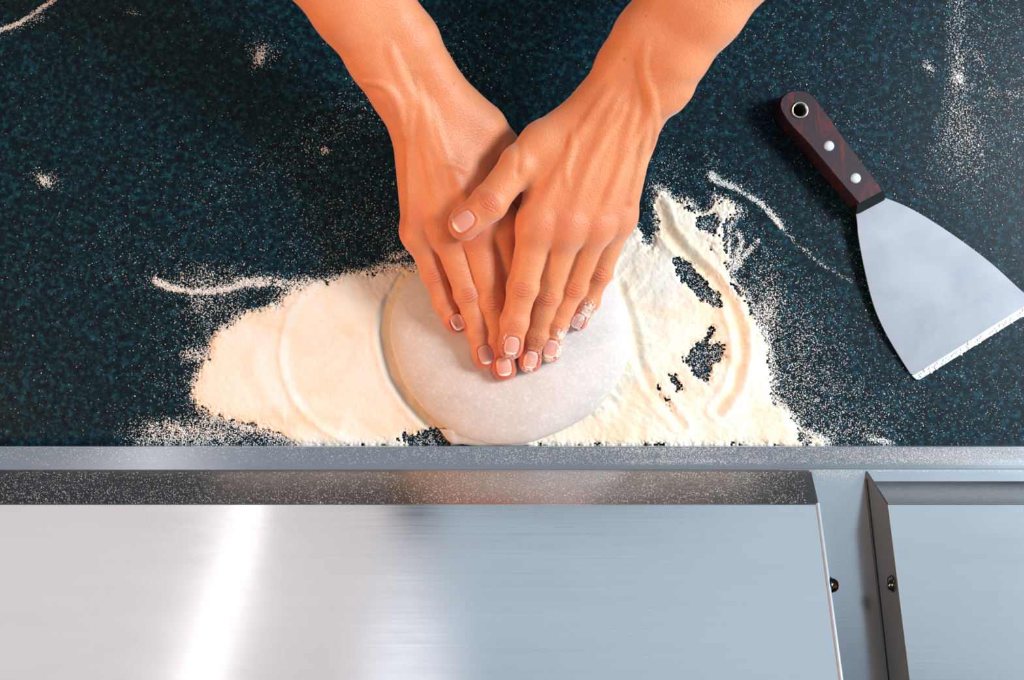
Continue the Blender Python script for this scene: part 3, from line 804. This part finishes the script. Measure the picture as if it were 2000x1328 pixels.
# left-of-picture arm (lower hand)
ARM_A = dict(name='forearm_and_hand', label='bare forearm and hand at left, lying flat beneath the other hand', cut=265.0,
    arm=[(560,-200,122,21,9),(640,-85,112,20.5,8.5),(703,0,101,19.5,8.5),(770,100,86,17,9.5),(808,165,75,14.5,10.5),(836,215,69,13,11.5)],
    meta=[((806,235,62,13),(818,452,49,10.2),10), ((826,232,66,13),(870,442,54,10.8),10), ((848,230,66,13),(925,436,56,11),10), ((872,228,62,13),(978,434,52,11),10),
          ((880,190,66,12),(945,245,56,12.5),11), ((890,230,56,14),(975,292,46,12.5),12), ((850,330,50,13),(900,400,46,12),10)],
    bumps=[((763,178,86,8.5),(772,190,84,8)), ((818,452,51,9.5),(818,458,51,9.0)), ((870,442,57,10),(872,448,57,9.5)), ((925,436,59,10),(926,442,59,9.5))],
    fingers=[
        dict(j=[(818,452,49,10),(848,534,39,7.6),(869,590,34,6.9),(889,630,31,6.6)], nail=(894,629,10.5,8.0), tipred=.6),
        dict(j=[(870,442,54,10.5),(914,573,42,8.0),(934,645,36,7.3),(948,700,31.5,7.3)], nail=(949,692,12,9.2), tipred=.6),
        dict(j=[(925,436,56,10.5),(962,587,42,8.2),(976,660,35,7.6),(985,720,31,7.5)], nail=(984,716,12,9.6), tipred=.7),
        dict(j=[(978,434,52,10.5),(1003,560,38,7.8),(1006,620,33,7.2),(1005,662,31,7.0)], nail=(1005,660,11,9), nflour=-1)],
    thumb=dict(j=[(975,292,46,12),(1012,340,44,9.5),(1020,400,42,8.5),(1018,440,42,8)], nail=(1018,440,10,9), nflour=-1),
    tendons=[dict(p=[(838,240,0),(848,320,0),(870,430,0)], r=2.0, k=4), dict(p=[(852,240,0),(880,330,0),(922,425,0)], r=2.0, k=4), dict(p=[(826,245,0),(818,330,0),(819,440,0)], r=1.6, k=4),
             dict(p=[(832,210,0),(846,262,0),(858,310,0),(872,350,0),(880,400,0)], r=2.0, k=3.5), dict(p=[(748,218,0),(775,224,0),(800,250,0),(812,300,0)], r=1.6, k=3),
             dict(p=[(790,160,0),(806,205,0),(830,250,0)], r=2.2, k=4), dict(p=[(872,350,0),(895,352,0),(915,362,0)], r=1.4, k=3)],
    redspots=[(812,430,50,11,.5),(872,452,55,9,.45),(925,440,56,9,.5),(900,350,60,9,.25),(935,470,50,14,.35),(886,160,88,.7,1.0)],
    creases=[([(778,300,0),(783,330,0)], .5, 1.0)])
ARM_B = dict(name='forearm_and_hand', label='bare forearm and hand at right, lying on top with its thumb spread', cut=265.0,
    arm=[(1500,-200,130,21,9),(1420,-85,121,20.5,9),(1357,0,111,19.8,9),(1290,92,98,17.3,10),(1250,150,88,14.8,11),(1218,205,81,13,12)],
    meta=[((1245,225,76,12.5),(1208,422,56,10.5),10), ((1225,222,80,13),(1160,440,63,10.8),10), ((1205,218,81,13),(1106,442,69,11.2),10), ((1182,215,78,13),(1050,436,70,11.5),10),
          ((1170,205,76,13),(1060,280,74,12.5),12), ((1150,330,64,13),(1120,400,60,12),10), ((1080,300,70,11),(1060,380,66,11),12)],
    bumps=[((1322,175,92,9),(1312,190,90,8.5)), ((1208,420,57,9.6),(1204,432,56.5,9.2)), ((1162,434,64,10),(1157,450,63.5,9.5)), ((1108,436,70.5,10.3),(1102,452,70,9.8)), ((1051,430,71.5,10.5),(1047,446,71,10))],
    fingers=[
        dict(j=[(1050,436,70,11),(1021,560,57,8.9),(1005,628,51,8.0),(997,677,47,7.6)], nail=(999,675,11.5,9.2), tipred=.7, nflour=.15, flour=[(4,0,5,.7),(-6,4,6,.5)]),
        dict(j=[(1106,442,68,10.8),(1070,575,47,7.9),(1047,655,38,7.2),(1034,706,32.5,7.0)], nail=(1036,702,11.5,8.8), tipred=.5, nflour=.45, flour=[(3,0,7,.95),(-8,-4,7,.6)]),
        dict(j=[(1160,440,62,10.3),(1121,561,45,7.5),(1087,632,37.5,6.9),(1073,687,32,6.9)], nail=(1075,681,12,8.6), tipred=.5, nflour=.3, flour=[(3,0,6,1.0),(-4,-5,9,1.0),(-14,-5,6,.9)]),
        dict(j=[(1208,422,55,9.8),(1172,532,42,7.0),(1149,587,35.5,6.4),(1127,627,31,6.0)], nail=(1128,627,10,7.2), tipred=.5, nflour=.6, flour=[(0,0,8,1.0),(-10,-2,9,1.0)])],
    thumb=dict(j=[(1060,280,75,12),(1014,320,78,10.5),(956,396,78,10.2),(907,437,73,9.6)], nail=(905,432,14,10.5), tipred=.35, roll=0, nflour=.1, flour=[(3,7,6,.5)]),
    tendons=[dict(p=[(1195,225,0),(1150,320,0),(1108,430,0)], r=2.0, k=4), dict(p=[(1175,225,0),(1110,320,0),(1056,425,0)], r=1.8, k=4.5), dict(p=[(1218,230,0),(1195,330,0),(1163,430,0)], r=2.1, k=4), dict(p=[(1240,235,0),(1228,330,0),(1210,412,0)], r=1.8, k=4),
             dict(p=[(1228,155,0),(1222,195,0),(1236,240,0),(1242,265,0)], r=2.2, k=3), dict(p=[(1242,265,0),(1220,300,0),(1198,345,0),(1175,400,0),(1150,440,0)], r=2.0, k=3), dict(p=[(1242,265,0),(1250,310,0),(1232,360,0),(1225,400,0)], r=1.7, k=3),
             dict(p=[(1200,245,0),(1185,280,0),(1160,315,0),(1146,340,0)], r=1.8, k=3), dict(p=[(1107,300,0),(1104,330,0),(1094,370,0),(1098,395,0)], r=1.6, k=3),
             dict(p=[(1150,160,0),(1110,220,0),(1060,255,0),(1030,280,0)], r=2.2, k=4)],
    redspots=[(1048,446,70,11,.3),(1108,452,70,10,.45),(1166,452,60,9,.5),(1221,418,55,11,.4),(1100,410,70,14,.15),(1222,110,114,0.8,1.0),(1264,26,125,.7,1.0)],
    creases=[([(1009,322,0),(1012,345,0),(1009,372,0)], 0.7, 2.0)])
FA, oA = build_arm(ARM_A, person)
FB, oB = build_arm(ARM_B, person)

# shirt: sleeves and torso just beyond the frame (mirrored dark in the granite)
def skin_mesh(name, verts, edges, radii, mat, sub=2):
    me = bpy.data.meshes.new(name); me.from_pydata([tuple(v) for v in verts], edges, []); 
    o = bpy.data.objects.new(name, me); COL.objects.link(o)
    m = o.modifiers.new('s', 'SKIN'); m.use_smooth_shade = True
    for i, r in enumerate(radii):
        me.skin_vertices[0].data[i].radius = r if isinstance(r, tuple) else (r, r)
    me.skin_vertices[0].data[0].use_root = True
    s2 = o.modifiers.new('d', 'SUBSURF'); s2.levels = sub; s2.render_levels = sub
    me.materials.append(mat)
    return o
eA = Vector(W(560, -200, .122)); eB = Vector(W(1500, -200, .130))
sv = [(0, .74, -.05), (0, .72, .18), (0, .66, .36), (0, .60, .47), (-.17, .58, .43), (-.235, .44, .27), tuple(eA+Vector((-.012, .02, .008))), tuple(Vector(W(625, -105, .112))),
      (.17, .58, .43), (.245, .44, .28), tuple(eB+Vector((.012, .02, .008))), tuple(Vector(W(1430, -100, .121)))]
se_ = [(0, 1), (1, 2), (2, 3), (3, 4), (4, 5), (5, 6), (6, 7), (3, 8), (8, 9), (9, 10), (10, 11)]
sh = skin_mesh('shirt', sv, se_, [(.16, .11), (.15, .11), (.16, .11), (.09, .09), .075, .058, .050, .044, .075, .058, .050, .044], M['shirt'])
seat(sh, person); sh['label'] = 'dark shirt with sleeves pushed up'

# ------------------------------------------------------------------ dough
DC = np.array(W(997, 684, .008))[:2]
ol = np.array([W(x, y, .008)[:2] for x, y in DOUGH])-DC
th = np.arctan2(ol[:, 1], ol[:, 0]); rd = np.hypot(ol[:, 0], ol[:, 1]); o_ = np.argsort(th); th, rd = th[o_], rd[o_]
nt, nr = 420, 150
T = np.linspace(-math.pi, math.pi, nt, endpoint=False)
Rr = np.interp(T, np.concatenate([th-2*math.pi, th, th+2*math.pi]), np.tile(rd, 3))
kern = np.ones(15)/15; Rr = np.convolve(np.tile(Rr, 3), kern, 'same')[nt:2*nt]
Rr = Rr*(1+0.004*np.sin(T*9+1)+0.003*np.sin(T*17))
rho = np.linspace(0.01, 1, nr)**0.75
RH, TT = np.meshgrid(rho, T, indexing='ij')
Hd = 0.0275
zt = 0.008+(Hd-0.008)*(1-RH**2.3)**0.62
X = DC[0]+RH*Rr[None]*np.cos(TT); Y = DC[1]+RH*Rr[None]*np.sin(TT)
zt = zt+0.0007*(noise.fbm(X*60+9, Y*60+9, 3)-.5)*(RH < .97)
def under(F, X, Y):
    xi = np.round((X*1000-F.lo[0])/F.h).astype(int); yi = np.round((Y*1000-F.lo[1])/F.h).astype(int)
    ok = (xi >= 0) & (xi < F.n[0]) & (yi >= 0) & (yi < F.n[1])
    neg = F.f < 0
    first = np.where(neg.any(2), F.ax[2][neg.argmax(2)], 999.0)
    r = np.full(X.shape, 999.0); r[ok] = first[xi[ok], yi[ok]]
    return r/1000
und = np.minimum(under(FA, X, Y), under(FB, X, Y))
# smooth valley: soft-min spread by a few passes
press = np.minimum(zt, und-0.0001)
dpt = np.maximum(zt-press, 0)
for _ in range(6):
    nb = np.maximum.reduce([dpt, np.roll(dpt, 1, 1)*.82, np.roll(dpt, -1, 1)*.82, np.vstack([dpt[1:], dpt[-1:]])*.82, np.vstack([dpt[:1], dpt[:-1]])*.82])
    dpt = nb
for _ in range(3):
    dpt = (dpt+np.roll(dpt, 1, 1)+np.roll(dpt, -1, 1)+np.vstack([dpt[1:], dpt[-1:]])+np.vstack([dpt[:1], dpt[:-1]]))/5
zt = np.minimum(zt-dpt, und-0.0001); zt = np.maximum(zt, 0.004)
rings = [np.stack([X, Y, zt], -1)]
for rs, zz_ in ((1.0, .006), (.992, .003), (.97, .0006)):
    rings.append(np.stack([DC[0]+rs*Rr*np.cos(T), DC[1]+rs*Rr*np.sin(T), np.full(nt, zz_)], -1)[None])
G = np.concatenate(rings, 0); nR = len(G)
Vd = np.concatenate([G.reshape(-1, 3), [[DC[0], DC[1], zt[0].mean()]], [[DC[0], DC[1], .0006]]])
gid = np.arange(nR*nt).reshape(nR, nt)
Fd = np.stack([gid[:-1], gid[1:], np.roll(gid[1:], -1, 1), np.roll(gid[:-1], -1, 1)], -1).reshape(-1, 4)
me = bpy.data.meshes.new('dough'); 
tris = [(int(gid[0, i]), int(gid[0, (i+1) % nt]), nR*nt) for i in range(nt)]+[(int(gid[-1, (i+1) % nt]), int(gid[-1, i]), nR*nt+1) for i in range(nt)]
me.from_pydata(Vd.tolist(), [], Fd.tolist()+tris)
du = link('dough', me, M['dough'])
tag(du, 'round flattened disc of pale dough lying on the flour under the hands', 'dough')
# folded lip along its lower edge
fl_o = [(858,838),(872,858),(884,868),(900,867),(930,871.5),(975,870.5),(1010,871.5),(1040,868),(1028,856),(985,858),(950,858),(915,851),(885,838)]
bm = bmesh.new(); tp = []; bt = []
for i, (x, y) in enumerate(fl_o):
    inner = i > 7
    tp.append(bm.verts.new(W(x, y, .0125 if inner else .0062))); bt.append(bm.verts.new(W(x, y, .0015)))
bm.faces.new(tp); bm.faces.new(bt[::-1])
for i in range(len(tp)): bm.faces.new((tp[i], bt[i], bt[(i+1) % len(tp)], tp[(i+1) % len(tp)]))
bmesh.ops.triangulate(bm, faces=bm.faces[:]); bmesh.ops.subdivide_edges(bm, edges=bm.edges[:], cuts=2, use_grid_fill=True)
fo2 = link('folded_lip', mesh_bm('folded_lip', bm), M['dough'], du)

# ------------------------------------------------------------------ scraper
scr = empty('bench_scraper', W(1640, 330, 0))
tag(scr, 'wide steel scraper with dark cherry wood handle lying on the granite', 'scraper')
HT, HB = 0.0215, 0.0008
htop = outline([(1678,397),(1638,350),(1608,314),(1574,274),(1540,238),(1524,208),(1531,187),(1553,177),(1583,184),(1608,213),(1642,261),(1675,305),(1701,339),(1724,372)], 5, False)
# lower outline: sides flare out slightly below
def off(p, k):    # from the axis
    ax0 = np.array([1553, 200.]); axd = np.array([.614, .789])
    r = np.array(p)-ax0; along = r@axd; lat = r-along*axd
    return ax0+axd*(along if along > 0 else along*k)+lat*k
hc = (1562, 215); hr = 14.5
def ring_w(pts, z, k=1.0):
    o2 = []
    for p in pts:
        q_ = off(p, k) if k != 1.0 else np.array(p)
        w = W(q_[0], q_[1], HT); o2.append((w[0], w[1], z))
    return o2
bm = bmesh.new()
levels = [(HT, .955), (HT-.0006, .985), (HT-.0016, 1.0), (HB+.008, 1.09), (HB+.002, 1.10), (HB, 1.06)]
rg = [[bm.verts.new(p) for p in ring_w(htop, z, k)] for z, k in levels]
for a, b in zip(rg[:-1], rg[1:]):
    n_ = len(a)
    for i in range(n_): bm.faces.new((a[i], a[(i+1) % n_], b[(i+1) % n_], b[i]))
hw = W(hc[0], hc[1], HT)
ns = 32; hrad = hr*S*.973
h0 = [bm.verts.new((hw[0]+hrad*math.cos(2*math.pi*i/ns), hw[1]+hrad*math.sin(2*math.pi*i/ns), HT)) for i in range(ns)]
h1 = [bm.verts.new((v.co.x, v.co.y, HB)) for v in h0]
for i in range(ns): bm.faces.new((h0[i], h0[(i+1) % ns], h1[(i+1) % ns], h1[i]))
bm.edges.ensure_lookup_table()
def fill(ra, rb):
    es = []
    for r_ in (ra, rb):
        for i in range(len(r_)):
            e = bm.edges.get((r_[i], r_[(i+1) % len(r_)])); es.append(e)
    bmesh.ops.triangle_fill(bm, edges=es, use_beauty=True)
fill(rg[0], h0); fill(rg[-1], h1)
ho = link('handle', mesh_bm('handle', bm), M['wood'], None, smooth=False); seat(ho, scr)
def lathe(name, c, prof_, mat, parent, seg=32, close=False):
    V = []; F_ = []
    for r, z in prof_:
        for k in range(seg): a = 2*math.pi*k/seg; V.append((c[0]+r*math.cos(a), c[1]+r*math.sin(a), z))
    m = len(prof_)
    for i in range(m if close else m-1):
        for k in range(seg): F_.append((i*seg+k, i*seg+(k+1) % seg, ((i+1) % m)*seg+(k+1) % seg, ((i+1) % m)*seg+k))
    me = bpy.data.meshes.new(name)
    if not close: F_.append(tuple(range((m-1)*seg, m*seg)))
    me.from_pydata(V, [], F_); o = link(name, me, mat); 
    bmx = bmesh.new(); bmx.from_mesh(me); bmesh.ops.recalc_face_normals(bmx, faces=bmx.faces); bmx.to_mesh(me); bmx.free()
    return seat(o, parent)
R0 = hrad
lathe('eyelet', hw, [(R0*1.17, HT+.0001), (R0*1.14, HT+.0007), (R0*.98, HT+.0009), (R0*.84, HT+.0004), (R0*.80, HT-.001), (R0*.80, HB+.001), (R0*.97, HB+.001), (R0*.97, HT-.0003)], M['brass'], scr, 32, True)
for (x, y) in ((1619, 285), (1671, 348)):
    c = W(x, y, HT); lathe('rivet', c, [(.0033, HT-.001), (.0033, HT+.0002), (.0028, HT+.0005), (.0015, HT+.00065), (.0004, HT+.0007)], M['rivet'], scr, 24)
def slab(name, pts, ztop, zbot, mat, parent, zf=None):
    bm = bmesh.new()
    def pz(p, z): 
        w = W(p[0], p[1], z); return w
    t_ = [bm.verts.new(pz(p, (zf(p) if zf else ztop))) for p in pts]
    b_ = [bm.verts.new((v.co.x, v.co.y, v.co.z-(ztop-zbot))) for v in t_]
    bm.faces.new(t_); bm.faces.new(b_[::-1])
    for i in range(len(pts)): bm.faces.new((t_[i], t_[(i+1) % len(pts)], b_[(i+1) % len(pts)], b_[i]))
    bmesh.ops.triangulate(bm, faces=[f for f in bm.faces if len(f.verts) > 4])
    return seat(link(name, mesh_bm(name, bm), mat, None, smooth=False), parent)
slab('bolster', [(1674,394),(1723,369),(1730,385),(1727,391),(1680,416),(1673,416)], .0165, .003, M['black'], scr)
axd = np.array([.55, .835])
def zfn(p):
    t = (np.array(p)-np.array([1701, 403]))@axd; return float(np.interp(t, [0, 330], [.0095, .0016]))
left = outline([(1672,414),(1675,440),(1677,462),(1687,517),(1705,591),(1728,646),(1760,701),(1783,736)], 4, False)
right = outline([(2027,586),(2000,572),(1944,521),(1893,481),(1829,437),(1774,405),(1728,386)], 4, False)
cut_l, cut_r = (1779, 730), (2022, 583)
slab('blade', left[:-1]+[(1786,732),(2018,589)]+right[1:], .0016, .0004, M['blade'], scr, zfn)
sharp = slab('cutting_edge', [(1781,733),(1786,731),(2018,588),(2024,585),(2032,596),(2026,600),(1797,741),(1790,741)], .0017, .0003, M['rivet'], scr)
sharp['label'] = 'ground front edge lined with flour'
# crumbs of flour caked along the edge
rr = random.Random(5)
bm = bmesh.new()
for i in range(230):
    t = rr.random()**.8; x = 1795+t*232+rr.gauss(0, 1.2); y = 738-t*141+rr.gauss(0, 2.2)-2
    r = (0.0004+0.0006*rr.random())*(0.6+.8*noise(np.array([t*25.]), np.array([3.]))[0])
    m4 = Matrix.Translation(W(x, y, .0019)) @ Matrix.Rotation(rr.random()*6, 4, 'Z') @ Matrix.Diagonal((r*rr.uniform(.8, 1.8), r, r*.7, 1))
    bmesh.ops.create_icosphere(bm, subdivisions=1, radius=1.0, matrix=m4)
cr = link('caked_flour', mesh_bm('caked_flour', bm), M['dust'], None, False); seat(cr, scr); cr['kind'] = 'stuff'
